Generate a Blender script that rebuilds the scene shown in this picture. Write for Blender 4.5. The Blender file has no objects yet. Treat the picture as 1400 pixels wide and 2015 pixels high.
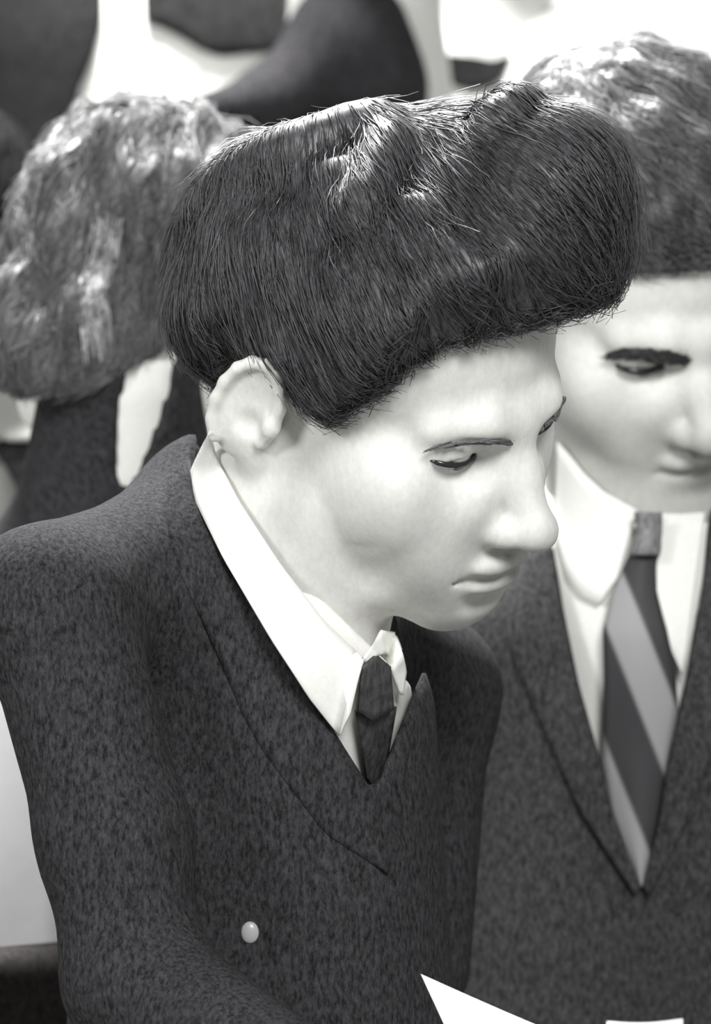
import bpy, math, random
import numpy as np
from mathutils import Vector, Matrix
from mathutils.bvhtree import BVHTree

random.seed(7); rng = np.random.default_rng(7)
SC = bpy.context.scene; COL = SC.collection
# ------------------------------------------------------------------ camera, world, lights, exposure
S, D, Z0 = 0.00027, 3.0, 1.1           # metres per photo pixel at y = 0, camera distance, camera height
cam = bpy.data.cameras.new('camera'); co = bpy.data.objects.new('camera', cam); COL.objects.link(co)
co.location = (0, -D, Z0); co.rotation_euler = (math.pi/2, 0, 0)
cam.sensor_fit = 'HORIZONTAL'; cam.sensor_width = 36; cam.lens = 36*D/(1400*S)
cam.clip_start = .1; cam.clip_end = 50
cam.dof.use_dof = True; cam.dof.focus_distance = 2.93; cam.dof.aperture_fstop = 14
SC.camera = co
w = bpy.data.worlds.new('world'); SC.world = w; w.use_nodes = True
w.node_tree.nodes['Background'].inputs[0].default_value = (1, 1, 1, 1)
w.node_tree.nodes['Background'].inputs[1].default_value = 0.25
def area(name, loc, to, size, power, spread=math.pi):
    l = bpy.data.lights.new(name, 'AREA'); l.shape = 'DISK'; l.size = size; l.energy = power; l.spread = spread
    o = bpy.data.objects.new(name, l); COL.objects.link(o); o.location = loc
    o.rotation_euler = (Vector(to)-Vector(loc)).to_track_quat('-Z', 'Y').to_euler(); return o
area('key_lamp', (.60, -2.35, 2.4), (.05, 0, 1.15), .9, 80)
area('ceiling_lamp', (-.25, 1.1, 3.0), (0, .4, 1.3), .6, 240)
area('side_lamp', (-1.9, -1.8, 2.1), (-.12, .1, 1.05), .7, 46)
vs = SC.view_settings; vs.view_transform = 'Standard'; vs.look = 'None'; vs.gamma = 1; vs.use_curve_mapping = False
vs.exposure = -0.14

def P(px, py, y):
    k = S*(1+y/D)
    return np.array(((px-700)*k, y, Z0-(py-1007.5)*k))

# ------------------------------------------------------------------ materials (black and white place: neutral greys)
def mat(name, c, rough=.8, spec=.3, noise=None, bump=0, sheen=0, tint=(1, 1, 1)):
    m = bpy.data.materials.new(name); m.use_nodes = True; nt = m.node_tree; b = nt.nodes['Principled BSDF']
    b.inputs['Roughness'].default_value = rough; b.inputs['Specular IOR Level'].default_value = spec
    b.inputs['Base Color'].default_value = (c*tint[0], c*tint[1], c*tint[2], 1)
    if sheen: b.inputs['Sheen Weight'].default_value = sheen
    if noise:
        sc, amt, stretch = noise
        tc = nt.nodes.new('ShaderNodeTexCoord'); mp = nt.nodes.new('ShaderNodeMapping')
        mp.inputs['Scale'].default_value = (sc, sc, sc*stretch)
        n = nt.nodes.new('ShaderNodeTexNoise'); n.inputs['Scale'].default_value = 1; n.inputs['Detail'].default_value = 4
        n.inputs['Roughness'].default_value = .75
        r = nt.nodes.new('ShaderNodeValToRGB'); r.color_ramp.elements[0].position = .36; r.color_ramp.elements[1].position = .68
        lo, hi = c*(1-amt), c*(1+amt*1.6)
        r.color_ramp.elements[0].color = (lo*tint[0], lo*tint[1], lo*tint[2], 1); r.color_ramp.elements[1].color = (hi*tint[0], hi*tint[1], hi*tint[2], 1)
        L = nt.links.new
        L(tc.outputs['Object'], mp.inputs[0]); L(mp.outputs[0], n.inputs['Vector']); L(n.outputs['Fac'], r.inputs[0]); L(r.outputs[0], b.inputs['Base Color'])
        if bump:
            bp = nt.nodes.new('ShaderNodeBump'); bp.inputs['Strength'].default_value = bump; bp.inputs['Distance'].default_value = .002
            L(n.outputs['Fac'], bp.inputs['Height']); L(bp.outputs[0], b.inputs['Normal'])
    return m
COOL = (1, .97, 1.03); WARM = (1, 1.0, .95)
M = dict(
    skin=mat('skin', .74, .55, .3, (260, .05, .6), tint=WARM),
    black=mat('black_wool', .016, .95, .1, (300, .5, .4), .3),
    suit=mat('dark_suit_wool', .031, .95, .1, (470, .62, .4), .3, tint=COOL),
    suit2=mat('charcoal_suit_wool', .046, .95, .1, (470, .6, .4), .3),
    suit3=mat('grey_suit_wool', .075, .95, .1, (300, .5, .35), .3),
    shirt=mat('white_cotton', .84, .8, .2, (500, .03, 1), tint=WARM),
    hair=mat('dark_hair', .050, .46, .6, (160, .5, .3), tint=COOL),
    hair2=mat('brown_hair', .085, .45, .5, (160, .5, .3)),
    hair3=mat('grey_hair', .11, .42, .6, (160, .5, .3)),
    tie=mat('dark_silk', .045, .6, .4, (330, .5, .4)),
    paper=mat('white_paper', .86, .7, .2, (60, .02, 1)),
    leather=mat('black_leather', .03, .85, .15, (200, .4, 1), .2, tint=(1.1, 1, .95)),
    wood=mat('dark_wood', .06, .5, .4, (30, .4, .2)),
    wall=mat('pale_plaster', .7, .9, .1, (40, .04, 1)),
    floor=mat('floor_lino', .22, .6, .3, (20, .2, 1)),
    eye=mat('eye_white', .55, .2, .5), iris=mat('dark_iris', .02, .2, .5),
    matte_hair=mat('matte_black_hair', .016, .9, .1, (160, .4, .3)),
    brow=mat('brow_hair', .045, .6, .3), thin_brow=mat('thin_brow_hair', .13, .7, .2),
    pearl=mat('pearl_grey', .42, .3, .5))

# ------------------------------------------------------------------ object helpers
def link(name, V, F, m, parent=None, smooth=True):
    me = bpy.data.meshes.new(name); V = np.asarray(V, np.float32)
    if isinstance(F, np.ndarray):
        n, k = F.shape
        me.vertices.add(len(V)); me.vertices.foreach_set('co', V.ravel())
        me.loops.add(n*k); me.loops.foreach_set('vertex_index', F.astype(np.int32).ravel())
        me.polygons.add(n); me.polygons.foreach_set('loop_start', np.arange(0, n*k, k, dtype=np.int32))
        me.update(calc_edges=True); me.validate()
    else:
        me.from_pydata(V.tolist(), [], F); me.update()
    me.materials.append(M[m] if isinstance(m, str) else m)
    if smooth: me.polygons.foreach_set('use_smooth', [True]*len(me.polygons))
    o = bpy.data.objects.new(name, me); COL.objects.link(o)
    if parent is not None:
        o.parent = parent; o.matrix_parent_inverse = Matrix.Translation(-base_of(parent))
    return o
BASE = {}
def base_of(o): return BASE.get(o.name, Vector((0, 0, 0)))      # parts keep world coordinates in their meshes
def thing(name, loc, label, cat, group=None):
    o = bpy.data.objects.new(name, None); COL.objects.link(o); o.location = loc; BASE[o.name] = Vector(loc)
    o['label'] = label; o['category'] = cat
    if group: o['group'] = group
    return o

# ------------------------------------------------------------------ implicit surfaces
class Grid:
    def __init__(g, lo, hi, h):
        g.lo = np.array(lo, np.float32); g.h = h
        g.n = np.ceil((np.array(hi)-g.lo)/h).astype(int)+1
        g.f = np.full(g.n, .5, np.float32)
        g.ax = [g.lo[i]+h*np.arange(g.n[i], dtype=np.float32) for i in range(3)]
    def sl(g, lo, hi):
        a = [max(0, int((lo[i]-g.lo[i])/g.h)) for i in range(3)]
        b = [min(g.n[i], int((hi[i]-g.lo[i])/g.h)+2) for i in range(3)]
        if any(b[i] <= a[i] for i in range(3)): return None, None
        return tuple(slice(a[i], b[i]) for i in range(3)), [g.ax[0][a[0]:b[0]][:, None, None], g.ax[1][a[1]:b[1]][None, :, None], g.ax[2][a[2]:b[2]][None, None, :]]
    def put(g, fn, lo, hi, k=.01, sub=False, pad=.03):
        s, X = g.sl(np.array(lo)-pad, np.array(hi)+pad)
        if s is None: return
        d = fn(*X).astype(np.float32); a = g.f[s]
        if sub:
            b = -d; h = np.clip(.5+.5*(b-a)/k, 0, 1); g.f[s] = a*(1-h)+b*h+k*h*(1-h)
        else:
            h = np.clip(.5+.5*(a-d)/k, 0, 1); g.f[s] = a*(1-h)+d*h-k*h*(1-h)
    def ell(g, c, r, k=.01, sub=False, rot=None, pad=.03):
        c = np.array(c, float); r = np.array(r, float)
        def fn(x, y, z):
            x = x-c[0]; y = y-c[1]; z = z-c[2]
            if rot is not None:
                x, y, z = (rot[i][0]*x+rot[i][1]*y+rot[i][2]*z for i in range(3))
            k0 = np.sqrt((x/r[0])**2+(y/r[1])**2+(z/r[2])**2)
            k1 = np.sqrt((x/r[0]**2)**2+(y/r[1]**2)**2+(z/r[2]**2)**2)+1e-6
            return k0*(k0-1)/k1
        m = r.max(); g.put(fn, c-m, c+m, k, sub, pad)
    def cap(g, a, b, ra, rb=None, k=.01, sub=False, pad=.03):
        a = np.array(a, float); b = np.array(b, float); rb = ra if rb is None else rb; ab = b-a; L = (ab**2).sum()
        def fn(x, y, z):
            t = np.clip(((x-a[0])*ab[0]+(y-a[1])*ab[1]+(z-a[2])*ab[2])/L, 0, 1)
            return np.sqrt((x-a[0]-t*ab[0])**2+(y-a[1]-t*ab[1])**2+(z-a[2]-t*ab[2])**2)-(ra+(rb-ra)*t)
        m = max(ra, rb); g.put(fn, np.minimum(a, b)-m, np.maximum(a, b)+m, k, sub, pad)
    def chain(g, pts, rad, k=.01, sub=False):
        for i in range(len(pts)-1): g.cap(pts[i], pts[i+1], rad[i], rad[i+1], k, sub)
    def mesh(g):
        f = g.f; s = f < 0
        c = [(i, j, k) for i in (0, 1) for j in (0, 1) for k in (0, 1)]
        cnt = sum(s[i:f.shape[0]-1+i, j:f.shape[1]-1+j, k:f.shape[2]-1+k].astype(np.int8) for i, j, k in c)
        I, J, K = np.nonzero((cnt > 0) & (cnt < 8))
        vals = np.stack([f[I+i, J+j, K+k] for i, j, k in c], 1)
        pos = np.zeros((len(I), 3)); n = np.zeros(len(I))
        for a in range(8):
            for b in range(a+1, 8):
                dlt = [c[b][q]-c[a][q] for q in range(3)]
                if sum(map(abs, dlt)) != 1: continue
                va, vb = vals[:, a], vals[:, b]; x = (va < 0) != (vb < 0)
                t = np.where(x, va/np.where(x, va-vb, 1), 0)
                for q in range(3): pos[:, q] += np.where(x, c[a][q]+t*dlt[q], 0)
                n += x
        pos = pos/n[:, None]+np.stack([I, J, K], 1)
        idx = np.full(np.array(f.shape)-1, -1, np.int32); idx[I, J, K] = np.arange(len(I))
        F = []
        for ax in range(3):
            b1, b2 = (ax+1) % 3, (ax+2) % 3
            A = [slice(None)]*3; B = [slice(None)]*3; A[ax] = slice(0, -1); B[ax] = slice(1, None)
            x = s[tuple(A)] != s[tuple(B)]
            e = list(np.nonzero(x))
            ok = (e[b1] > 0) & (e[b2] > 0) & (e[b1] < f.shape[b1]-1) & (e[b2] < f.shape[b2]-1)
            e = [q[ok] for q in e]; inside = s[e[0], e[1], e[2]]
            def cell(d1, d2):
                q = [v.copy() for v in e]; q[b1] += d1; q[b2] += d2; return idx[q[0], q[1], q[2]]
            Q = np.stack([cell(-1, -1), cell(0, -1), cell(0, 0), cell(-1, 0)], 1)
            Q[~inside] = Q[~inside][:, ::-1]; F.append(Q)
        F = np.concatenate(F); F = F[(F >= 0).all(1)]
        return g.lo+pos*g.h, F

def rotm(yaw, pit, rol):
    c, n = math.cos, math.sin; yaw, pit, rol = (math.radians(a) for a in (yaw, pit, rol))
    Rz = np.array([[c(yaw), -n(yaw), 0], [n(yaw), c(yaw), 0], [0, 0, 1]])
    Rx = np.array([[1, 0, 0], [0, c(pit), -n(pit)], [0, n(pit), c(pit)]])
    Ry = np.array([[c(rol), 0, n(rol)], [0, 1, 0], [-n(rol), 0, c(rol)]])
    return Ry@Rz@Rx
class Pose:
    def __init__(p, loc, yaw, pit, rol, sc): p.o = np.array(loc); p.R = rotm(yaw, pit, rol); p.s = sc
    def w(p, v): return np.asarray(v)@p.R.T*p.s+p.o
    def l(p, v): return (np.asarray(v)-p.o)@p.R/p.s

# ------------------------------------------------------------------ head
def skull(g, wide=1.0):
    g.ell((0, .013, .035), (.074*wide, .094, .080), .001)
    g.ell((0, -.022, .030), (.066*wide, .064, .062), .02)
    g.ell((0, -.030, -.030), (.056*wide, .052, .070), .02)
def head_mesh(neck, h=.0018, wide=1.0, detail=True):
    """neck: list of (local point, radius).  Local frame: face looks to -y, z up, eyes at z = 0."""
    pts = np.array([n[0] for n in neck]); rr = max(n[1] for n in neck)+.02
    lo = np.minimum((-.105, -.14, -.14), pts.min(0)-rr); hi = np.maximum((.105, .125, .135), pts.max(0)+rr)
    g = Grid(lo, hi, h); skull(g, wide)
    for s in (-1, 1):
        g.chain([(s*.060*wide, .004, -.030), (s*.050*wide, -.008, -.068), (s*.034, -.046, -.088), (s*.012, -.068, -.097)], [.012, .013, .013, .015], .022)
        g.ell((s*.043*wide, -.061, -.022), (.017, .013, .012), .026)                 # cheekbone
        g.ell((s*.030, -.066, -.052), (.022, .020, .026), .018)                      # cheek
        g.ell((s*.060*wide, -.050, -.056), (.008, .016, .018), .022, sub=True)        # hollow
        g.ell((s*.050*wide, -.044, -.036), (.016, .026, .030), .024)
        g.ell((s*.021, -.076, -.030), (.014, .012, .022), .014); g.ell((s*.013, -.084, -.014), (.012, .012, .022), .012); g.ell((s*.019, -.086, -.034), (.012, .010, .014), .012)
    g.ell((0, -.072, -.097), (.020, .016, .015), .016)                               # chin
    g.ell((0, -.074, -.070), (.036, .022, .028), .022)                               # mouth mound
    g.chain([(-.042, -.072, .014), (-.022, -.084, .017), (0, -.086, .014), (.022, -.084, .017), (.042, -.072, .014)], [.008, .0085, .008, .0085, .008], .014)
    for s in (-1, 1):
        g.ell((s*.031, -.096, -.002), (.017, .017, .0105), .011, sub=True)           # socket
        g.ell((s*.031, -.0700, .0005), (.0165, .0150, .0125), .005); g.ell((s*.031, -.086, -.0042), (.0140, .009, .0030), .0015, sub=True)                  # closed-down lids over the ball
    g.chain([(0, -.086, .006), (0, -.098, -.014), (0, -.112, -.036)], [.0075, .0075, .0105], .012)   # nose
    g.ell((0, -.115, -.040), (.0115, .010, .0095), .006)
    for s in (-1, 1):
        g.ell((s*.0115, -.100, -.0435), (.0072, .0110, .0072), .008)
        g.ell((s*.0068, -.106, -.0515), (.0038, .0062, .0040), .002, sub=True)
    g.ell((0, -.097, -.0645), (.021, .0065, .0052), .006)                            # lips
    g.ell((-.007, -.0985, -.064), (.010, .006, .005), .005); g.ell((.007, -.0985, -.064), (.010, .006, .005), .005)
    g.ell((0, -.0955, -.0765), (.019, .0075, .0062), .006)
    g.chain([(-.027, -.0885, -.0735), (-.014, -.0995, -.0715), (0, -.1035, -.0712), (.014, -.0995, -.0715), (.027, -.0885, -.0735)], [.0016, .0022, .0022, .0022, .0016], .0022, sub=True)
    g.ell((0, -.098, -.089), (.018, .008, .004), .008, sub=True)
    g.cap((0, -.103, -.054), (0, -.1, -.060), .0018, .0018, .004, sub=True)
    for s in (-1, 1):                                                               # ears
        t = math.radians(14); a = -s*math.radians(17)
        R = np.array([[math.cos(a), math.sin(a), 0], [-math.sin(a), math.cos(a), 0], [0, 0, 1]])
        T = np.array([[1, 0, 0], [0, math.cos(t), math.sin(t)], [0, -math.sin(t), math.cos(t)]]); Q = T@R
        c = np.array((s*.078*wide, .020, -.008))
        g.ell(c, (.0065, .018, .031), .005, rot=Q)
        g.ell(c+np.array((-s*.004, -.004, -.024)), (.006, .010, .012), .005)
        ring = [c+Q.T@np.array((s*.005, .0165*math.cos(u), .029*math.sin(u)+.001)) for u in np.linspace(-1.0, 3.6, 12)]
        g.chain(ring, [.0036]*12, .002)
        g.ell(c+Q.T@np.array((s*.008, .001, .006)), (.005, .0105, .017), .003, sub=True, rot=Q)
        g.ell(c+Q.T@np.array((s*.009, -.004, -.006)), (.0075, .0085, .009), .003, sub=True, rot=Q)
        g.ell(c+np.array((s*.002, -.0165, -.004)), (.004, .004, .006), .004)
    g.chain(pts, [n[1] for n in neck], .02)
    V, F = g.mesh()
    for _ in range(2):                                                              # even out the grid
        A = np.zeros_like(V); n = np.zeros(len(V))
        for k in range(4): np.add.at(A, F[:, k], V[F[:, (k+1) % 4]]+V[F[:, k-1]]); np.add.at(n, F[:, k], 2)
        V = V*.45+.55*A/np.maximum(n, 1)[:, None]
    return V, F

def tube(pts, rad, n=6):
    pts = np.asarray(pts, float); V = []; F = []
    for i, p in enumerate(pts):
        t = pts[min(i+1, len(pts)-1)]-pts[max(i-1, 0)]; t /= np.linalg.norm(t)+1e-9
        a = np.cross(t, (0, .3, 1) if abs(t[2]) < .9 else (1, 0, 0)); a /= np.linalg.norm(a); b = np.cross(t, a)
        for j in range(n):
            u = 2*math.pi*j/n; V.append(p+rad[i]*(math.cos(u)*a+math.sin(u)*b))
    for i in range(len(pts)-1):
        for j in range(n): F.append((i*n+j, i*n+(j+1) % n, (i+1)*n+(j+1) % n, (i+1)*n+j))
    F.append(tuple(range(n))[::-1]); F.append(tuple((len(pts)-1)*n+j for j in range(n)))
    return np.array(V), F
def join(parts):
    V = []; F = []; o = 0
    for v, f in parts:
        V.append(v); F += [tuple(int(i)+o for i in q) for q in f]; o += len(v)
    return np.concatenate(V), F
def ball(c, r, nu=20, nv=12):
    V = [np.array(c)+np.array(r)*np.array((math.sin(v)*math.cos(u), math.sin(v)*math.sin(u), math.cos(v))) for v in np.linspace(.02, math.pi-.02, nv) for u in np.linspace(0, 2*math.pi, nu, endpoint=False)]
    F = [(i*nu+j, (i+1)*nu+j, (i+1)*nu+(j+1) % nu, i*nu+(j+1) % nu) for i in range(nv-1) for j in range(nu)]
    F += [tuple(range(nu)), tuple((nv-1)*nu+j for j in range(nu))[::-1]]
    return np.array(V), F

def strands(pts, nrm, flow, bvh, n, seg, step, width, lift, jit, curl=0.0):
    """n hair strands lying along a surface; all in world space; one mesh."""
    pick = rng.choice(len(pts), n, replace=n > len(pts)); p = pts[pick].copy(); nn = nrm[pick].copy()
    path = np.zeros((n, seg+1, 3)); path[:, 0] = p-nn*.001
    rj = rng.normal(0, jit, (n, 3)); lf = np.abs(rng.normal(0, lift, n)); stp = step*rng.uniform(.7, 1.25, n)
    for i in range(seg):
        d = flow(p)+rj+rng.normal(0, curl, (n, 3)); d -= (d*nn).sum(1)[:, None]*nn; d /= np.linalg.norm(d, axis=1)[:, None]+1e-9
        p = p+d*stp[:, None]
        for q in range(n):
            r = bvh.find_nearest(Vector(p[q]))
            if r[0] is not None:
                nn[q] = r[1]; p[q] = r[0]
        path[:, i+1] = p+nn*(lf*((i+1)/seg)**1.5)[:, None]
    t = np.gradient(path, axis=1); t /= np.linalg.norm(t, axis=2, keepdims=True)+1e-9
    up = np.broadcast_to(nn[:, None], path.shape); a = np.cross(t, up); a /= np.linalg.norm(a, axis=2, keepdims=True)+1e-9; b = np.cross(a, t)
    wd = width*rng.uniform(.6, 1.4, n)[:, None, None]*np.linspace(1, .35, seg+1)[None, :, None]
    ring = np.stack([path+wd*(a*math.cos(u)+b*math.sin(u)*.6) for u in (math.pi/2, math.pi*7/6, math.pi*11/6)], 2)
    V = ring.reshape(-1, 3)
    base = (np.arange(n)[:, None, None]*(seg+1)+np.arange(seg)[None, :, None])*3; j = np.arange(3)[None, None, :]; j2 = (j+1) % 3
    F = np.stack([base+j, base+j2, base+3+j2, base+3+j], 3).reshape(-1, 4)
    return V, F
def normals(V, F):
    n = np.cross(V[F[:, 2]]-V[F[:, 0]], V[F[:, 3]]-V[F[:, 1]]); N = np.zeros_like(V)
    for k in range(4): np.add.at(N, F[:, k], n)
    return N/(np.linalg.norm(N, axis=1, keepdims=True)+1e-12)
def bvh_of(V, F): return BVHTree.FromPolygons([tuple(v) for v in V.tolist()], [tuple(f) for f in (F.tolist() if isinstance(F, np.ndarray) else F)])
CAM = Vector((0, -D, Z0))
def hit(b, px, py):
    d = Vector(P(px, py, 0))-CAM; d.normalize(); r = b.ray_cast(CAM, d); return r[0], d

# hair: shell around the skull, limited by a hairline given as elevation over azimuth (both sides)
HC = np.array((0, .012, .02))
def azel(x, y, z):
    x = x-HC[0]; y = y-HC[1]; z = z-HC[2]
    return np.degrees(np.arctan2(np.abs(x), -y)), np.degrees(np.arctan2(z, np.sqrt(x*x+y*y)))
def hair_shell(line, thick, h=.0025, wide=1.0, wave=.002, nape=False, extra=()):
    """line: [(azimuth, elevation)], thick(az, el, x, y, z) -> metres over the skull"""
    A = np.array(sorted(line))
    g = Grid((-.15, -.16, -.16), (.15, .17, .19), h); skull(g, wide)
    if nape: g.ell((0, .055, -.045), (.058, .045, .075), .02)
    X = np.meshgrid(*g.ax, indexing='ij'); az, el = azel(*X)
    lim = np.interp(az, A[:, 0], A[:, 1]); e = el-lim
    t = thick(az, el, *X)*np.clip(.25+e/22, 0, 1)**.6
    t = t+wave*(np.sin(95*X[0]+60*X[1]+1.3)*np.sin(70*X[1]-80*X[2])+.6*np.sin(210*X[0]-60*X[2])*np.sin(120*X[1]+90*X[0]))*np.clip(e/15, 0, 1)
    r = np.sqrt(sum((X[i]-HC[i])**2 for i in range(3)))
    cut = -e*math.pi/180*r
    f = np.maximum(g.f-t, cut); f = np.maximum(f, -(g.f+.006))
    g.f = f.astype(np.float32)
    for a, b, ra, rb, k in extra: g.cap(a, b, ra, rb, k)
    if extra: g.f = np.maximum(g.f, cut).astype(np.float32)
    return g.mesh()

# ------------------------------------------------------------------ cloth helpers
def poly_sdf(px, py, poly):
    poly = np.array(poly, float); d = np.full(np.broadcast(px, py).shape, 1e9); s = np.ones_like(d); n = len(poly)
    for i in range(n):
        a = poly[i]; b = poly[i-1]; e = b-a; wx = px-a[0]; wy = py-a[1]
        t = np.clip((wx*e[0]+wy*e[1])/(e@e), 0, 1); d = np.minimum(d, (wx-e[0]*t)**2+(wy-e[1]*t)**2)
        c1 = py >= a[1]; c2 = py < b[1]; c3 = e[0]*wy > e[1]*wx
        s = np.where((c1 & c2 & c3) | (~c1 & ~c2 & ~c3), -s, s)
    return s*np.sqrt(d)
def carve(g, poly, yback, yfront=-1e9):
    """opening of a garment (neck or front), outline seen from the front, only in front of depth yback"""
    X, Y, Z = np.meshgrid(*g.ax, indexing='ij'); k = S*(1+Y/D)
    px = 700+X/k; py = 1007.5-(Z-Z0)/k
    d = np.maximum(poly_sdf(px, py, poly)*S, np.maximum(Y-yback, yfront-Y))
    g.f = np.maximum(g.f, -d).astype(np.float32)
def resample(pts, n):
    pts = np.array(pts, float); L = np.r_[0, np.cumsum(np.linalg.norm(np.diff(pts, axis=0), axis=1))]
    t = np.linspace(0, L[-1], n); return np.stack([np.interp(t, L, pts[:, k]) for k in range(pts.shape[1])], 1)
def drape(name, e1, e2, b, off, m, parent, n=28, rows=8, thick=.0016, ydef=0.0, bulge=0.0, off2=None, smooth_y=3):
    """cloth strip between two outlines, laid on the surfaces under it (offset towards the viewer side)"""
    A = resample(e1, n); B = resample(e2, n); Y = np.full((n, rows), np.nan)
    for i in range(n):
        for j in range(rows):
            t = j/(rows-1); q = A[i]*(1-t)+B[i]*t; h_, d = hit(b, *q)
            if h_ is not None: Y[i, j] = h_.y
    if np.isnan(Y).all(): Y[:] = ydef
    for _ in range(60):
        nanm = np.isnan(Y)
        if not nanm.any(): break
        Z = np.pad(Y, 1, constant_values=np.nan); st = np.stack([Z[:-2, 1:-1], Z[2:, 1:-1], Z[1:-1, :-2], Z[1:-1, 2:]])
        with np.errstate(all='ignore'):
            import warnings; warnings.simplefilter('ignore'); mn = np.nanmean(st, 0)
        Y = np.where(nanm, mn, Y)
    for _ in range(smooth_y):
        Z = np.pad(Y, 1, mode='edge'); Y = np.minimum(Y, (Z[:-2, 1:-1]+Z[2:, 1:-1]+Z[1:-1, :-2]+Z[1:-1, 2:])/4)
    V = []
    for i in range(n):
        for j in range(rows):
            t = j/(rows-1); q = A[i]*(1-t)+B[i]*t
            o = off+(0 if off2 is None else (off2-off)*t)+bulge*math.sin(math.pi*t)
            V.append(P(q[0], q[1], Y[i, j]-o))
    F = [(i*rows+j, (i+1)*rows+j, (i+1)*rows+j+1, i*rows+j+1) for i in range(n-1) for j in range(rows-1)]
    o = link(name, V, F, m, parent)
    md = o.modifiers.new('thickness', 'SOLIDIFY'); md.thickness = thick; md.offset = 0
    return o

def legs(parent, hip, yaw, seated, m='suit2'):
    """trousers and shoes of a figure: hip = world point between the hips"""
    a = math.radians(yaw); f = np.array((math.sin(a), -math.cos(a), 0)); sd = np.array((math.cos(a), math.sin(a), 0)); hip = np.array(hip)
    if seated: kn = f*.42+np.array((0, 0, .0)); an = f*.44+np.array((0, 0, -hip[2]+.09))
    else: kn = f*.02+np.array((0, 0, -hip[2]*.48)); an = np.array((0, 0, -hip[2]+.09))
    pts = [hip+sd*s*.09+v for s in (-1, 1) for v in (np.zeros(3), kn, an)]
    A = np.array(pts); g = Grid(A.min(0)-.14, A.max(0)+.14, .014)
    g.cap(hip-sd*.07, hip+sd*.07, .11, .11, .03)
    for i, s in enumerate((-1, 1)):
        p = pts[3*i:3*i+3]; g.chain(p, [.088, .066, .052], .02)
    X = np.meshgrid(*g.ax, indexing='ij'); g.f = np.maximum(g.f, .05-X[2])
    link('trousers', *g.mesh(), m, parent)
    for i in range(2):
        p = pts[3*i+2]; q = Grid(np.minimum(p-.1, p+f*.24-.1), np.maximum(p+.1, p+f*.24+.1), .01)
        q.cap([p[0], p[1], .045], [*(p+f*.16)[:2], .04], .042, .040, .01); q.cap([p[0], p[1], .06], [p[0], p[1], .11], .045, .045, .02)
        X = np.meshgrid(*q.ax, indexing='ij'); q.f = np.maximum(q.f, .004-X[2]); link('shoe', *q.mesh(), 'leather', parent)

def hand(parent, wrist, d, palm, h=.0025):
    """relaxed hand: d = direction of the fingers, palm = direction the palm faces"""
    wrist, d, palm = (np.array(q, float) for q in (wrist, d, palm)); d /= np.linalg.norm(d); palm -= (palm@d)*d; palm /= np.linalg.norm(palm); sd = np.cross(d, palm)
    q = lambda a, b, c: wrist+d*a+sd*b+palm*c
    g = Grid(q(.08, 0, .02)-.14, q(.08, 0, .02)+.14, h)
    g.cap(q(-.035, 0, 0), q(.01, 0, 0), .024, .023, .01); g.cap(q(.02, .012, 0), q(.075, .024, .003), .015, .013, .012); g.cap(q(.02, -.012, 0), q(.07, -.024, .003), .015, .012, .012); g.cap(q(.02, 0, 0), q(.078, 0, .001), .016, .013, .012)
    for b, L, c in ((.030, .88, 0), (.010, 1.0, .002), (-.010, .94, .004), (-.029, .74, .008)):
        g.chain([q(.072, b*.95, .002), q(.072+.040*L, b*1.05, .010+c), q(.072+.058*L, b*1.06, .030+c), q(.072+.056*L, b*1.05, .050+c)], [.0095, .0085, .0078, .0066], .003)
    g.chain([q(.022, .018, .006), q(.048, .045, .020), q(.072, .050, .034), q(.092, .046, .044)], [.014, .011, .0095, .0075], .005)
    v, f = g.mesh(); o = link('hand', v, f, 'skin', parent); a = o.data.attributes.new('tone', 'FLOAT', 'POINT'); a.data.foreach_set('value', np.ones(len(v), np.float32)); return o
def eyes_and_brows(body, pose, cnt=7, spread=.0014, lash=.0011, hang=.0022, brow='brow'):
    for s in (-1, 1):
        v, f = ball((s*.031, -.0712, -.0005), (.0130, .0134, .0118)); e_ = link('eye', pose.w(v), f, 'eye', body); v, f = ball((s*.031, -.0775, -.0045), (.0064, .0064, .0064), 14, 8); link('iris', pose.w(v), f, 'iris', body)
    for s in (-1, 1):
        c = resample([(.011, -.0965, .0075), (.022, -.0965, .0118), (.034, -.0905, .0128), (.047, -.077, .0085)], 30); parts = []
        for i, p in enumerate(c):
            u = i/29
            for r in range(cnt):
                q = p+rng.normal(0, spread, 3)*np.array((1, .25, 1-.4*u))
                d = np.array((.0075, .0034, .0030-.0065*u))*rng.uniform(.6, 1.1); w_ = .0006*rng.uniform(.7, 1.3)*(1-.35*u)
                L = [q+d*t for t in (0, .5, 1)]; L = [np.array((s*x[0], x[1], x[2])) for x in L]
                parts.append(tube(L, [w_, w_, w_*.4], 4))
        v, f = join(parts); link('eyebrow', pose.w(v), f, brow, body)['kind'] = 'stuff'
        a = []
        for u in np.linspace(-1, 1, 18):     # upper lid edge
            x = .0165*u; z = -.0030-hang*.35*(1-u*u); yy = -.0700-.0150*math.sqrt(max(.02, 1-u*u*.94-((z-.0005)/.0125)**2*(1-u*u*.6)))
            a.append(np.array((s*(.031+x), yy-.0004, z+.0012*u)))
        v, f = tube(a, [lash*.4]+[lash]*16+[lash*.4], 5); link('eyelash', pose.w(v), f, 'iris', body)

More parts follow.
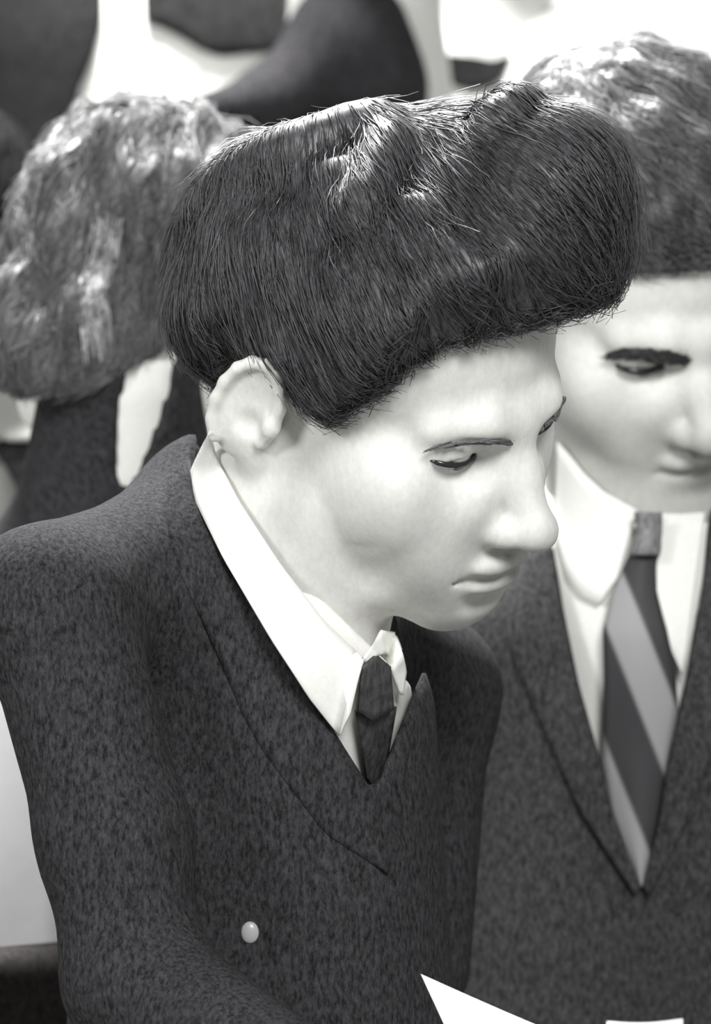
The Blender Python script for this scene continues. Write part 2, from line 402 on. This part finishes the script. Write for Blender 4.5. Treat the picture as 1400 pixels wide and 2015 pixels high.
def tone(o, L, jaw_dark=0.0, lips=.62):
    """skin tone: darker lips, shaved beard area, darker patch by the ear"""
    x, y, z = L[:, 0], L[:, 1], L[:, 2]
    m = np.exp(-(x/.024)**4-((z+.0710)/.0085)**4)*np.clip((-y-.083)/.006, 0, 1); t = 1-(1-lips)*m
    if jaw_dark:
        b = 1/(1+np.exp((z+.040+.25*(y+.07))/.006))*np.clip((-y+.015)/.03, 0, 1)*np.clip((z+.135)/.02, 0, 1)*(1-m); t = t*(1-jaw_dark*b)
        t = t*(1-1.3*jaw_dark*np.exp(-((y+.012)/.011)**2-((z+.042)/.024)**4)*np.clip((np.abs(x)-.04)/.01, 0, 1))     # darker patch in front of the ear
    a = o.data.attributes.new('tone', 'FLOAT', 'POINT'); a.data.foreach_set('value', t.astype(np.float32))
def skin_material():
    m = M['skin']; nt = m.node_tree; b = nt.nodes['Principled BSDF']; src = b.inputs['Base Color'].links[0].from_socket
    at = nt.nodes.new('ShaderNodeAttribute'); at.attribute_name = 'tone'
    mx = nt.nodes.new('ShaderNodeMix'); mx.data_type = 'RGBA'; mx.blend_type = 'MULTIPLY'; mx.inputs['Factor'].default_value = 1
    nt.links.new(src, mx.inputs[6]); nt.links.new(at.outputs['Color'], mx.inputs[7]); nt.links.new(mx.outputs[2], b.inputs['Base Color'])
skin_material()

# ================================================================== the setting
def box(lo, hi):
    lo, hi = np.array(lo), np.array(hi); V = [np.array([(lo, hi)[(i >> k) & 1][k] for k in range(3)]) for i in range(8)]
    return np.array(V), [(0, 2, 3, 1), (4, 5, 7, 6), (0, 1, 5, 4), (2, 6, 7, 3), (0, 4, 6, 2), (1, 3, 7, 5)]
o = link('floor', *box((-3, -1.5, -.05), (3, 2.6, 0)), 'floor', smooth=False); o['kind'] = 'structure'
o = link('wall_back', *box((-3, 2.5, 0), (3, 2.6, 3)), 'wall', smooth=False); o['kind'] = 'structure'

# ================================================================== front man
man = thing('person', (-.06, .05, 0), 'young man in dark suit, head bowed under thick dark hair, ear showing', 'person')
pose = Pose(P(750, 726, 0), 45.2, 44.4, -23.65, 1.035)
nb = pose.l(P(540, 1165, .04)); nb2 = pose.l(P(600, 1010, .03))
V, F = head_mesh([((0, .030, -.040), .052), (nb2, .053), (nb, .056), (pose.l(P(520, 1330, .05)), .066)], .0018)
Vw = pose.w(V); body = link('body', Vw, F, 'skin', man); bA = bvh_of(Vw, F)
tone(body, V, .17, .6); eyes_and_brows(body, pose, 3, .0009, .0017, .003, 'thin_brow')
HL = []
for q in ((1110, 622), (1000, 640), (930, 655), (860, 676), (790, 718), (735, 765), (690, 795), (650, 815), (615, 800), (585, 765)):
    h_, d = hit(bA, *q)
    if h_ is not None:
        az, el = azel(*pose.l(np.array(h_))); HL.append((float(az), float(el)))
print('hairline', [(round(a), round(b)) for a, b in HL])
HL = [(0, max(HL, key=lambda q: -q[0])[1])]+HL+[(110, -2), (125, -30), (150, -36), (180, -36)]
def thA(az, el, x, y, z): return .011+.002*np.clip(el/60, 0, 1)+.024*np.clip(-y/.08, 0, 1)*np.clip(el/40, 0, 1)+.009*np.clip((y-.01)/.06, 0, 1)*np.clip(1.1-el/45, 0, 1)
yq = pose.w((0, -.05, .09))[1]
qs = [(P(800, 385, yq+.05), .030), (P(940, 362, yq+.03), .033), (P(1075, 382, yq), .037), (P(1088, 475, yq), .035)]
quiff = [(pose.l(a[0]), pose.l(b[0]), a[1], b[1], .03) for a, b in zip(qs[:-1], qs[1:])]
hv, hf = hair_shell(HL, thA, wave=.003, extra=quiff)
bq = bvh_of(pose.w(hv), hf)
for line, r in (([(352, 418), (420, 395), (470, 352), (560, 300), (650, 268), (742, 236)], .011), ([(768, 262), (748, 345), (700, 430)], .009), ([(965, 250), (1010, 215), (1055, 190)], .008)):
    pts = [np.array(h_)+np.array((0, r*.45, 0)) for h_ in (hit(bq, *q)[0] for q in resample(line, 9)) if h_ is not None]     # raised locks
    quiff += [(pose.l(a), pose.l(b), r, r, .010) for a, b in zip(pts[:-1], pts[1:])]
hv, hf = hair_shell(HL, thA, wave=.003, extra=quiff)
hw = pose.w(hv); hair = link('hair', hw, hf, 'hair', man); bH = bvh_of(hw, hf)
crown = pose.w((0.01, .07, .13)); fwd = pose.R@np.array((.1, -1, -.35))
def flowA(p):
    d = p-crown; d /= np.linalg.norm(d, axis=1)[:, None]+1e-9
    return d+.5*fwd+.25*np.array((0, 0, -1))
N = normals(hw, hf)
sv, sf = strands(hw, N, flowA, bH, 14000, 5, .011, .00052, .004, .16, .1)
link('hair_strands', sv, sf, 'hair', hair)['kind'] = 'stuff'

# jacket of the front man
g = Grid(P(-330, 800, 0)+np.array((0, -.3, -.62)), P(1080, 800, 0)+np.array((0, .40, .02)), .005)
g.cap(P(430, 1110, .06), P(75, 1190, -.06), 0.0484, 0.0403, 0.0242)
g.cap(P(110, 1200, -.06), P(225, 1650, -.07), 0.0403, 0.0379, 0.0161)
g.cap(P(225, 1650, -.07), P(270, 1930, -.08), 0.0379, 0.0363, 0.0161)
g.cap(P(270, 1930, -.08), P(640, 2180, -.18), 0.0363, 0.0290, 0.0161)
g.cap(P(470, 1210, .05), P(500, 2150, .07), 0.0766, 0.1048, 0.0403)
g.cap(P(600, 1430, .04), P(610, 2150, .05), 0.0685, 0.0725, 0.0403)
g.cap(P(520, 1190, .08), P(830, 1360, .22), 0.0524, 0.0403, 0.0322)
g.cap(P(830, 1360, .22), P(800, 1900, .20), 0.0403, 0.0363, 0.0242)
g.cap(P(450, 1090, .06), P(420, 985, .07), .044, .036, .03)
X = np.meshgrid(*g.ax, indexing='ij')
carve(g, [(420, 700), (392, 850), (378, 930), (400, 1010), (450, 1110), (540, 1260), (612, 1370), (665, 1450), (735, 1560), (815, 1360), (870, 1240), (930, 1100), (700, 900)], .09)
jv, jf = g.mesh(); jk = link('jacket', jv, jf, 'suit', man); bJ = bvh_of(jv, jf)
hand(man, P(660, 2195, -.185), (.75, -.45, -.35), (.1, .95, -.2)); hand(man, P(795, 1925, .2), (-.1, -.25, -1), (-.8, .2, 0))
# shirt under it
g = Grid(P(330, 860, 0)+np.array((0, -.2, -.34)), P(900, 860, 0)+np.array((0, .25, .02)), .004)
g.cap(P(520, 1180, .045), P(545, 1290, .04), .064, .066, .02); g.cap(P(560, 1290, .04), P(600, 1560, .05), .066, .050, .03)
X = np.meshgrid(*g.ax, indexing='ij')
k = S*(1+X[1]/D); px = 700+X[0]/k; py = 1007.5-(X[2]-Z0)/k
g.f = np.maximum(g.f, -( (py-1020)-(px-470)*.97)*S*.7).astype(np.float32)
shv, shf = g.mesh(); sh = link('shirt', shv, shf, 'shirt', man)
bAll = bvh_of(np.concatenate([Vw, shv]), F.tolist()+[tuple(int(i)+len(Vw) for i in q) for q in shf])
drape('collar', [(412, 850), (425, 900), (470, 985), (555, 1115), (640, 1225), (705, 1285)], [(375, 925), (385, 985), (440, 1100), (535, 1260), (610, 1375), (667, 1447)], bAll, .006, 'shirt', sh, rows=9, off2=.016)
drape('collar', [(667, 1447), (690, 1405), (705, 1340), (716, 1300)], [(664, 1440), (660, 1380), (680, 1300), (703, 1284)], bAll, .016, 'shirt', sh, rows=5, off2=.010)
drape('collar', [(712, 1298), (735, 1268), (752, 1240), (778, 1246)], [(722, 1306), (742, 1290), (757, 1285), (772, 1300)], bAll, .012, 'shirt', sh, rows=5, n=12, ydef=-.03)
drape('collar', [(752, 1240), (778, 1246), (790, 1275), (799, 1320), (792, 1368)], [(752, 1280), (760, 1290), (768, 1310), (776, 1335), (786, 1362)], bAll, .012, 'shirt', sh, rows=5, n=14, ydef=-.03)
drape('tie', [(712, 1312), (740, 1288), (768, 1312)], [(705, 1400), (735, 1420), (775, 1395)], bAll, .016, 'tie', man, rows=8, n=10)
drape('tie', [(700, 1398), (735, 1410), (780, 1390)], [(722, 1530), (738, 1552), (756, 1530)], bAll, .010, 'tie', man, rows=10, n=10)
bJS = bvh_of(np.concatenate([jv, shv]), jf.tolist()+[tuple(int(i)+len(jv) for i in q) for q in shf])
drape('lapel', [(372, 905), (400, 1010), (450, 1110), (540, 1260), (612, 1370), (668, 1455), (735, 1570), (770, 1700)], [(330, 940), (330, 1040), (360, 1140), (430, 1290), (480, 1410), (520, 1480), (640, 1640), (765, 1720)], bJS, .0004, 'suit', jk, rows=8, thick=.0010)
v, f = ball((0, 0, 0), (.0048, .0022, .0058)); h_, d = hit(bJ, 492, 1835); v = v+np.array(h_)  # small flattened pale disc set on the jacket front
link('jacket_disc', v, f, 'pearl', jk)['label'] = 'small pale disc'
legs(man, (P(520, 1007, .1)[0], .1, .56), 50, True)

# ================================================================== helpers for the other figures
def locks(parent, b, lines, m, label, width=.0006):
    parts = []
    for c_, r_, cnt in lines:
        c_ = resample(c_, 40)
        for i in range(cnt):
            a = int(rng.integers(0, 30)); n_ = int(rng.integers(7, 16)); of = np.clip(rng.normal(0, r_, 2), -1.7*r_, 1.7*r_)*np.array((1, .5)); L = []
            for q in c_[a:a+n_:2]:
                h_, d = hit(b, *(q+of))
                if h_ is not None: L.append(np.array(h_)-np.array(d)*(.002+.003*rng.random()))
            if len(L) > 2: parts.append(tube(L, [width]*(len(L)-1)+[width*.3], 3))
    v, f = join(parts); o = link('highlight_lock', v, f, m, parent); o['kind'] = 'stuff'; o['label'] = label
def figure_hair(parent, pose, line, thick, m, n, width, wave=.002, h=.003, crown=(0, .07, .12), bias=(0, -.4, -.3), seg=5, step=.011, lift=.004, jit=.2, curl=.1, wide=1.0, nape=False):
    v, f = hair_shell(line, thick, h, wide, wave, nape); vw = pose.w(v); o = link('hair', vw, f, m, parent); b = bvh_of(vw, f)
    c = pose.w(crown); bw = pose.R@np.array(bias)
    def flow(p):
        d = p-c; d /= np.linalg.norm(d, axis=1)[:, None]+1e-9; return d+bw
    sv, sf = strands(vw, normals(vw, f), flow, b, n, seg, step, width, lift, jit, curl)
    link('hair_strands', sv, sf, m, o)['kind'] = 'stuff'; return o
def garment(name, caps, m, parent, lo, hi, h=.006, cuts=(), k=.03):
    g = Grid(np.minimum(lo, hi), np.maximum(lo, hi), h)
    for c in caps: g.cap(*c, k)
    for poly, yb in cuts: carve(g, poly, yb)
    v, f = g.mesh(); return link(name, v, f, m, parent), v, f
def merged(*vf):
    V = np.concatenate([v for v, f in vf]); F = []; o = 0
    for v, f in vf: F += [tuple(int(i)+o for i in q) for q in f]; o += len(v)
    return bvh_of(V, F)
def bounds(y, x0, y0, x1, y1, dy0, dy1): return P(x0, y1, y)+np.array((0, dy0, 0)), P(x1, y0, y)+np.array((0, dy1, 0))


# ================================================================== second man, facing out behind the bowed one
YB = .44
man2 = thing('person', (.22, YB+.1, 0), 'man in dark suit with diagonally striped tie, face lowered towards the viewer', 'person')
pose = Pose(P(1241.5, 558.5, YB), 19.95, 36.7, -10.8, 1.005)
pose.o = P(1252, 562, YB)
nk = pose.l(P(1270, 1010, YB+.03))
V, F = head_mesh([((0, .03, -.04), .052), (nk, .056), (pose.l(P(1270, 1250, YB+.06)), .07)], .0019, 1.03)
V2 = pose.w(V); F2 = F; body = link('body', V2, F2, 'skin', man2)
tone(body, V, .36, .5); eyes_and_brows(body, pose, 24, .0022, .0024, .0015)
line2 = [(0, 26), (25, 25), (45, 21), (58, 11), (72, 5), (85, 2), (95, 0), (110, -4), (125, -30), (150, -36), (180, -36)]
def th2(az, el, x, y, z): return .012+.018*np.clip(el/60, 0, 1)
figure_hair(man2, pose, line2, th2, 'hair2', 7000, .0007, .004, bias=(.5, .1, -.2), curl=.25)
Y = YB
lo, hi = bounds(Y, 700, 800, 1900, 2250, -.25, .3)
sj, s2v, s2f = garment('shirt', [(P(1262, 1080, Y+.04), P(1265, 1240, Y+.04), .070, .085), (P(1262, 1240, Y+.05), P(1262, 2100, Y+.05), .090, .10)], 'shirt', man2, lo, hi, .005,
    [([(900, 600), (1700, 600), (1700, 985), (1400, 1000), (1285, 1010), (1180, 960), (1120, 880), (900, 860)], Y+.2)])
jk, j2v, j2f = garment('jacket', [(P(1180, 1130, Y+.09), P(900, 1250, Y+.07), .062, .058), (P(1330, 1130, Y+.09), P(1680, 1230, Y+.09), .062, .06),
    (P(900, 1260, Y+.07), P(870, 2100, Y+.03), .058, .050), (P(1680, 1250, Y+.09), P(1730, 2100, Y+.04), .058, .050),
    (P(1150, 1330, Y+.05), P(1130, 2200, Y+.06), .105, .12), (P(1370, 1330, Y+.05), P(1390, 2200, Y+.06), .105, .12)], 'suit2', man2, lo, hi, .005,
    [([(1050, 700), (1075, 950), (1088, 1060), (1110, 1200), (1140, 1345), (1178, 1480), (1208, 1600), (1262, 1735), (1290, 1640), (1316, 1480), (1352, 1330), (1380, 1150), (1396, 1000), (1460, 800), (1400, 500)], Y+.045)])
for px_ in (872, 1732): hand(man2, P(px_, 2130, Y+.035), (0, -.15, -1), (1 if px_ < 1000 else -1, -.2, 0))
b2 = merged((V2, F2), (s2v, s2f)); b2j = merged((s2v, s2f), (j2v, j2f))
drape('collar', [(1097, 868), (1120, 895), (1150, 932), (1190, 968), (1256, 1004)], [(1092, 1050), (1115, 1130), (1140, 1170), (1180, 1190), (1215, 1140)], b2, .007, 'shirt', sj, off2=.006, n=20)
drape('collar', [(1300, 1010), (1340, 1012), (1388, 1008)], [(1290, 1150), (1322, 1280), (1345, 1330)], b2, .008, 'shirt', sj, off2=.012, n=16)
tk = drape('tie', [(1252, 1015), (1257, 1040), (1246, 1085), (1235, 1105), (1205, 1170), (1188, 1240), (1190, 1330), (1188, 1420), (1186, 1500), (1205, 1600), (1262, 1745)],
      [(1300, 1015), (1300, 1050), (1301, 1085), (1290, 1105), (1292, 1170), (1312, 1240), (1330, 1330), (1334, 1400), (1316, 1500), (1296, 1610), (1264, 1745)], b2, .012, 'tie', man2, n=60, rows=10, bulge=.004, thick=.002)
kn = drape('knot', [(1250, 1008), (1256, 1040), (1240, 1092)], [(1302, 1008), (1302, 1050), (1296, 1092)], b2, .019, 'tie', tk, n=12, rows=9, bulge=.006)
def stripes():
    m = mat('striped_silk', .05, .6, .3); nt = m.node_tree; L = nt.links.new; b = nt.nodes['Principled BSDF']
    tc = nt.nodes.new('ShaderNodeTexCoord'); sx = nt.nodes.new('ShaderNodeSeparateXYZ'); L(tc.outputs['Object'], sx.inputs[0])
    k = S*(1+YB/D); c = P(1250, 1300, YB)
    a = nt.nodes.new('ShaderNodeMath'); a.operation = 'MULTIPLY_ADD'; a.inputs[1].default_value = .40; L(sx.outputs['Z'], a.inputs[0]); L(sx.outputs['X'], a.inputs[2])
    d = nt.nodes.new('ShaderNodeMath'); d.operation = 'MULTIPLY_ADD'; d.inputs[1].default_value = 1/(165*k); d.inputs[2].default_value = -(c[0]+.40*c[2])/(165*k)+.5; L(a.outputs[0], d.inputs[0])
    fr = nt.nodes.new('ShaderNodeMath'); fr.operation = 'FRACT'; L(d.outputs[0], fr.inputs[0])
    r = nt.nodes.new('ShaderNodeValToRGB'); e = r.color_ramp.elements
    e[0].position = .0; e[0].color = (.045, .045, .048, 1); e[1].position = .24; e[1].color = (.045, .045, .048, 1)
    for p, v in ((.30, .33), (.70, .33), (.76, .045)): q = e.new(p); q.color = (v, v, v, 1)
    L(fr.outputs[0], r.inputs[0]); L(r.outputs[0], b.inputs['Base Color']); return m
sm = stripes(); tk.data.materials[0] = sm; kn.data.materials[0] = mat('grey_silk', .2, .6, .3, (300, .4, .5))
drape('lapel', [(1083, 1062), (1106, 1200), (1136, 1345), (1174, 1480), (1204, 1605), (1262, 1745)], [(1040, 1090), (1020, 1200), (1010, 1290), (1080, 1450), (1140, 1590), (1250, 1760)], b2j, .005, 'suit2', jk, thick=.003)
drape('lapel', [(1400, 1002), (1384, 1150), (1356, 1330), (1320, 1480), (1294, 1640), (1266, 1745)], [(1450, 1010), (1480, 1150), (1490, 1290), (1420, 1440), (1360, 1600), (1278, 1765)], b2j, .005, 'suit2', jk, thick=.003)
legs(man2, (.24, YB+.12, .56), 55, True)

# ================================================================== third man, turned away, behind on the other side
YC = .55
man3 = thing('person', (-.2, YC+.1, 0), 'man with wavy shining hair and white collar, bent over and turned away', 'person')
pose = Pose(P(290, 480, YC), 150, 24, 8, .96); pose.o = pose.o-pose.R@np.array((0, .02, .04))
V, F = head_mesh([((0, .03, -.04), .052), (pose.l(P(225, 800, YC-.045)), .042), (pose.l(P(215, 1040, YC-.01)), .055)], .003)
V3 = pose.w(V); F3 = F; body = link('body', V3, F3, 'skin', man3); tone(body, V); eyes_and_brows(body, pose)
line3 = [(0, 40), (45, 32), (60, 15), (80, 2), (100, -5), (120, -40), (150, -56), (180, -60)]
def th3(az, el, x, y, z): return .010+.012*np.clip(el/60, 0, 1)
figure_hair(man3, pose, line3, th3, 'hair3', 8000, .0008, .006, crown=(.02, .05, .13), bias=(.2, .1, -.3), curl=.25, nape=True)
h3 = [c for c in man3.children if c.name.startswith('hair')][0]; b3h = bvh_of(np.array([v.co[:] for v in h3.data.vertices]), [tuple(p.vertices) for p in h3.data.polygons])
M['lock'] = mat('highlight_hair', .34, .5, .4, (160, .4, .3))  # pale colour standing for the light on the hair
locks(h3, b3h, (([(212, 430), (200, 500), (186, 570), (188, 640), (196, 715)], 17, 260), ([(140, 205), (85, 270), (48, 340), (30, 430), (34, 500)], 20, 300), ([(150, 195), (230, 180), (320, 185), (400, 210)], 22, 300)), 'lock', 'pale shining locks')  # rim and top highlights painted as pale strands, plus one pale streak
lo, hi = bounds(YC, -420, 620, 760, 2300, -.3, .3)
sh3, s3v, s3f = garment('shirt', [(P(235, 740, YC-.055), P(225, 1000, YC-.01), .046, .058)], 'shirt', man3, lo, hi, .006, [([(-200, 300), (600, 300), (600, 705), (-200, 705)], 9)])
jk3, j3v, j3f = garment('jacket', [(P(200, 1120, YC+.04), P(-130, 1300, YC+.04), .06, .05), (P(240, 1110, YC+.04), P(480, 1250, YC+.04), .06, .05),
    (P(-130, 1310, YC+.04), P(-170, 2000, YC+.02), .05, .045), (P(480, 1260, YC+.04), P(520, 2000, YC+.02), .05, .045), (P(170, 1400, YC+.05), P(150, 2300, YC+.05), .11, .13), (P(310, 1400, YC+.05), P(330, 2300, YC+.05), .11, .13), (P(240, 690, YC-.065), P(232, 1030, YC-.0), .046, .066)], 'suit', man3, lo, hi, .006,
    [([(150, 300), (600, 300), (600, 700), (345, 700), (325, 780), (300, 850), (252, 965), (232, 940), (236, 850), (243, 770), (252, 720), (100, 690)], 9)])
for px_ in (-172, 522): hand(man3, P(px_, 2030, YC+.02), (0, .15, -1), (1 if px_ < 100 else -1, .2, 0))
legs(man3, (-.15, YC+.07, .56), 180, True)

# ================================================================== man at the picture's edge
YH = .95
man4 = thing('person', (-.36, YH+.08, 0), 'dark-haired man beyond the one turned away, mostly out of view, open white collar', 'person')
pose = Pose(P(-175, 570, YH), -60, 15, -4, 1.0)
V, F = head_mesh([((0, .03, -.04), .052), (pose.l(P(-130, 850, YH+.0)), .052), (pose.l(P(-110, 1020, YH+.03)), .07)], .003)
V4 = pose.w(V); F4 = F; body = link('body', V4, F4, 'skin', man4); tone(body, V); eyes_and_brows(body, pose)
figure_hair(man4, pose, [(0, 40), (45, 30), (65, 8), (80, -12), (100, -20), (125, -36), (180, -40)], th3, 'matte_hair', 3500, .0009)
lo, hi = bounds(YH, -700, 650, 420, 2300, -.25, .3)
sh4, s4v, s4f = garment('shirt', [(P(-110, 850, YH+.02), P(-105, 1000, YH+.03), .062, .075), (P(-105, 1120, YH+.06), P(-100, 2200, YH+.06), .085, .10)], 'shirt', man4, lo, hi, .007)
jk4, j4v, j4f = garment('jacket', [(P(-180, 1000, YH+.06), P(-480, 1120, YH+.06), .07, .06), (P(-20, 1010, YH+.02), P(240, 1100, YH+.04), .072, .06),
    (P(-480, 1130, YH+.06), P(-520, 1700, YH+.03), .06, .055), (P(240, 1120, YH+.06), P(270, 1700, YH+.03), .06, .055),
    (P(-200, 1200, YH+.05), P(-200, 2250, YH+.05), .12, .13), (P(0, 1200, YH+.05), P(10, 2250, YH+.05), .12, .13)], 'suit2', man4, lo, hi, .007,
    [([(-190, 500), (-200, 900), (-130, 1250), (-60, 1150), (0, 1040), (38, 968), (8, 915), (-25, 872), (60, 700)], YH+.06)])
b4 = merged((V4, F4), (s4v, s4f), (j4v, j4f))
drape('collar', [(-60, 740), (-10, 758), (30, 790), (78, 838)], [(-70, 850), (-20, 860), (20, 866), (66, 866)], b4, .012, 'shirt', sh4, n=16, thick=.003)
legs(man4, (-.46, YH+.14, .56), -80, True)

# ================================================================== standing figures behind
def stander(loc, label, y, headpx, hw=1.0):
    return thing('person', loc, label, 'person')
YE = 1.75
man5 = thing('person', (P(360, 0, YE)[0], YE+.06, 0), 'standing figure in open dark jacket over a bright white shirt, head above the picture', 'person')
YF = 1.42
man6 = thing('person', (P(700, 0, YF)[0], YF+.06, 0), 'standing figure in plain black jacket, bent arm held out, head above the picture', 'person')
YG = 2.05
man7 = thing('person', (P(960, 0, YG)[0], YG+.06, 0), 'standing figure in pale shirt with a dark waistcoat, head above the picture', 'person')
def stand_body(man, x, y, top, hairm='hair', suit='suit2'):
    """head, hair and legs of a standing figure; top = height of the eyes"""
    k = S*(1+y/D); c = np.array((P(x, 0, y)[0], y, top)); pose = Pose(c, 0, 15, 0, 1.0)
    V, F = head_mesh([((0, .03, -.04), .052), (pose.l(c+np.array((0, .05, -.17))), .056), (pose.l(c+np.array((0, .06, -.27))), .07)], .0035)
    vw = pose.w(V); body = link('body', vw, F, 'skin', man); tone(body, V); eyes_and_brows(body, pose)
    figure_hair(man, pose, line2, th2, hairm, 1200, .0012); legs(man, (c[0], y+.06, .92), 0, False, suit); return vw, F
def torso(x, y, sh, w, low=.85, r=.10, wr=None):
    wr = w if wr is None else wr
    X = P(x, 0, y)[0]; q = lambda dx, z, dy=.05: np.array((X+dx, y+dy, z))
    return [(q(-.06, sh), q(-w, sh-.04), .075, .06), (q(min(.06, wr-.02), sh), q(wr, sh-.04), .075, .06), (q(-.07, sh-.1), q(-.07, low), r+.01, r+.01), (q(.07, sh-.1), q(.07, low), r+.01, r+.01)]
x5 = 360
stand_body(man5, x5, YE, 1.85)
lo, hi = np.array((P(x5, 0, YE)[0]-.36, YE-.25, .8)), np.array((P(x5, 0, YE)[0]+.36, YE+.3, 1.74))
tz = torso(x5, YE, 1.575, .18, wr=.125)
garment('shirt', tz+[(P(x5, 0, YE)*[1, 1, 0]+[0, .05, 1.56], P(x5, 0, YE)*[1, 1, 0]+[0, .05, 1.66], .075, .062)], 'shirt', man5, lo, hi, .008)
X5 = P(x5, 0, YE)[0]
arm = lambda s: [(np.array((X5+s*.19, YE+.05, 1.53)), np.array((X5+s*.24, YE+.05, 1.13)), .062, .055), (np.array((X5+s*.24, YE+.05, 1.13)), np.array((X5+s*.24, YE+.02, .9)), .055, .05)]
tz2 = [(a, b, r1+.012, r2+.012) for a, b, r1, r2 in tz]+arm(-1)
garment('jacket', tz2, 'black', man5, lo, hi, .006, [([(200, -400), (203, 40), (182, 120), (160, 170), (120, 300), (60, 700), (640, 700), (600, 300), (640, 90), (560, 98), (500, 104), (432, 112), (395, 98), (355, 72), (320, 54), (285, 42), (270, -400)], YE+.08)])

stand_body(man6, 720, YF, 1.70)
X6 = P(720, 0, YF)[0]
lo, hi = np.array((X6-.42, YF-.25, .8)), np.array((X6+.36, YF+.3, 1.6))
caps = [(P(672, 80, YF), P(742, 165, YF), .040, .036), (P(675, 105, YF), P(540, 190, YF-.02), .044, .026), (P(540, 195, YF-.02), P(380, 216, YF-.05), .024, .010),
    (np.array((X6, YF+.05, 1.42)), P(700, 60, YF), .06, .04), (np.array((X6, YF+.05, 1.42)), np.array((X6-.02, YF+.05, .85)), .05, .05), (np.array((X6-.02, YF+.06, 1.1)), np.array((X6, YF+.06, .85)), .11, .11)]
garment('jacket', caps, 'suit', man6, lo, hi, .006, k=.02)

stand_body(man7, 960, YG, 1.76, 'hair2')
X7 = P(960, 0, YG)[0]
lo, hi = np.array((X7-.36, YG-.25, .8)), np.array((X7+.36, YG+.3, 1.64))
tz = torso(960, YG, 1.48, .17); sh7, s7v, s7f = garment('shirt', tz, 'shirt', man7, lo, hi, .008); b7 = bvh_of(s7v, s7f)
drape('waistcoat', [(848, 110), (880, 106), (930, 110), (970, 118), (1008, 108)], [(870, 150), (900, 170), (930, 178), (960, 174), (985, 158)], b7, .006, 'black', man7, n=18, thick=.006)

# ================================================================== chair, papers
ch = thing('chair', (-.20, .22, 0), 'dark leather padded chair behind the bowed man, top edge showing below white board', 'chair')
def rbox(lo, hi, r=.01, seg=3):
    import bmesh
    bm = bmesh.new(); bmesh.ops.create_cube(bm, size=1)
    lo, hi = np.array(lo), np.array(hi)
    for v in bm.verts: v.co = Vector((lo+hi)/2+np.array(v.co)*(hi-lo))
    bmesh.ops.bevel(bm, geom=bm.edges[:], offset=r, segments=seg, affect='EDGES', profile=.6)
    bm.verts.index_update(); V = np.array([v.co[:] for v in bm.verts]); F = [tuple(v.index for v in f.verts) for f in bm.faces]; bm.free(); return V, F
ry = math.radians(50); RC = np.array([[math.cos(ry), -math.sin(ry), 0], [math.sin(ry), math.cos(ry), 0], [0, 0, 1]])
seat_c = np.array((-.05, .10, 0)); place = lambda vf: (vf[0]@RC.T+seat_c, vf[1])
ztop = P(100, 1885, .2)[2]
link('backrest', *place(rbox((-.20, .21, .52), (.20, .255, ztop), .018)), 'leather', ch)
link('seat', *place(rbox((-.21, -.20, .39), (.21, .22, .446), .02)), 'leather', ch)
for sx in (-1, 1):
    for y, zt in ((-.17, .40), (.232, .56)):
        link('leg', *place(tube([(sx*.185, y, .003), (sx*.18, y, zt)], [.013, .017], 8)), 'wood', ch)

def sheet(name, corners, label, n=14, bend=.006, thick=.0008, rag=0, cat='paper'):
    """corners: four world points a, b, c, d round the sheet"""
    a, b, c, d = (np.array(q) for q in corners); V = []
    nn = np.cross(b-a, d-a); nn /= np.linalg.norm(nn)
    for i in range(n):
        for j in range(n):
            u, v = i/(n-1), j/(n-1); p = (a*(1-u)+b*u)*(1-v)+(d*(1-u)+c*u)*v
            V.append(p+nn*bend*math.sin(math.pi*u)*(1+.4*math.sin(3*v))+(np.array((0, 0, rag*math.sin(23*u)*math.sin(7*u))) if j == n-1 else 0))
    F = [(i*n+j, (i+1)*n+j, (i+1)*n+j+1, i*n+j+1) for i in range(n-1) for j in range(n-1)]
    o = link(name, V, F, 'paper'); md = o.modifiers.new('thickness', 'SOLIDIFY'); md.thickness = thick
    o['label'] = label; o['category'] = cat; return o
zt = P(0, 1170, .3)[2]
sheet('white_board', [(-.46, .345, zt), (-.165, .365, zt), (-.165, .395, .003), (-.46, .375, .003)], 'tall white board standing behind the dark leather chair', cat='board', thick=.004, bend=.002)
sheet('paper_sheet', [P(828, 1917, -.10), P(1270, 2102, -.09), P(1600, 2820, -.11), P(1160, 2640, -.12)], 'white sheet of paper with its corner poking up between the two suited men')
sheet('paper_sheet', [P(1195, 2010, .26), P(1345, 2005, .26), P(1360, 2560, .2), P(1205, 2570, .2)], 'sliver of white paper below the man in the striped tie')
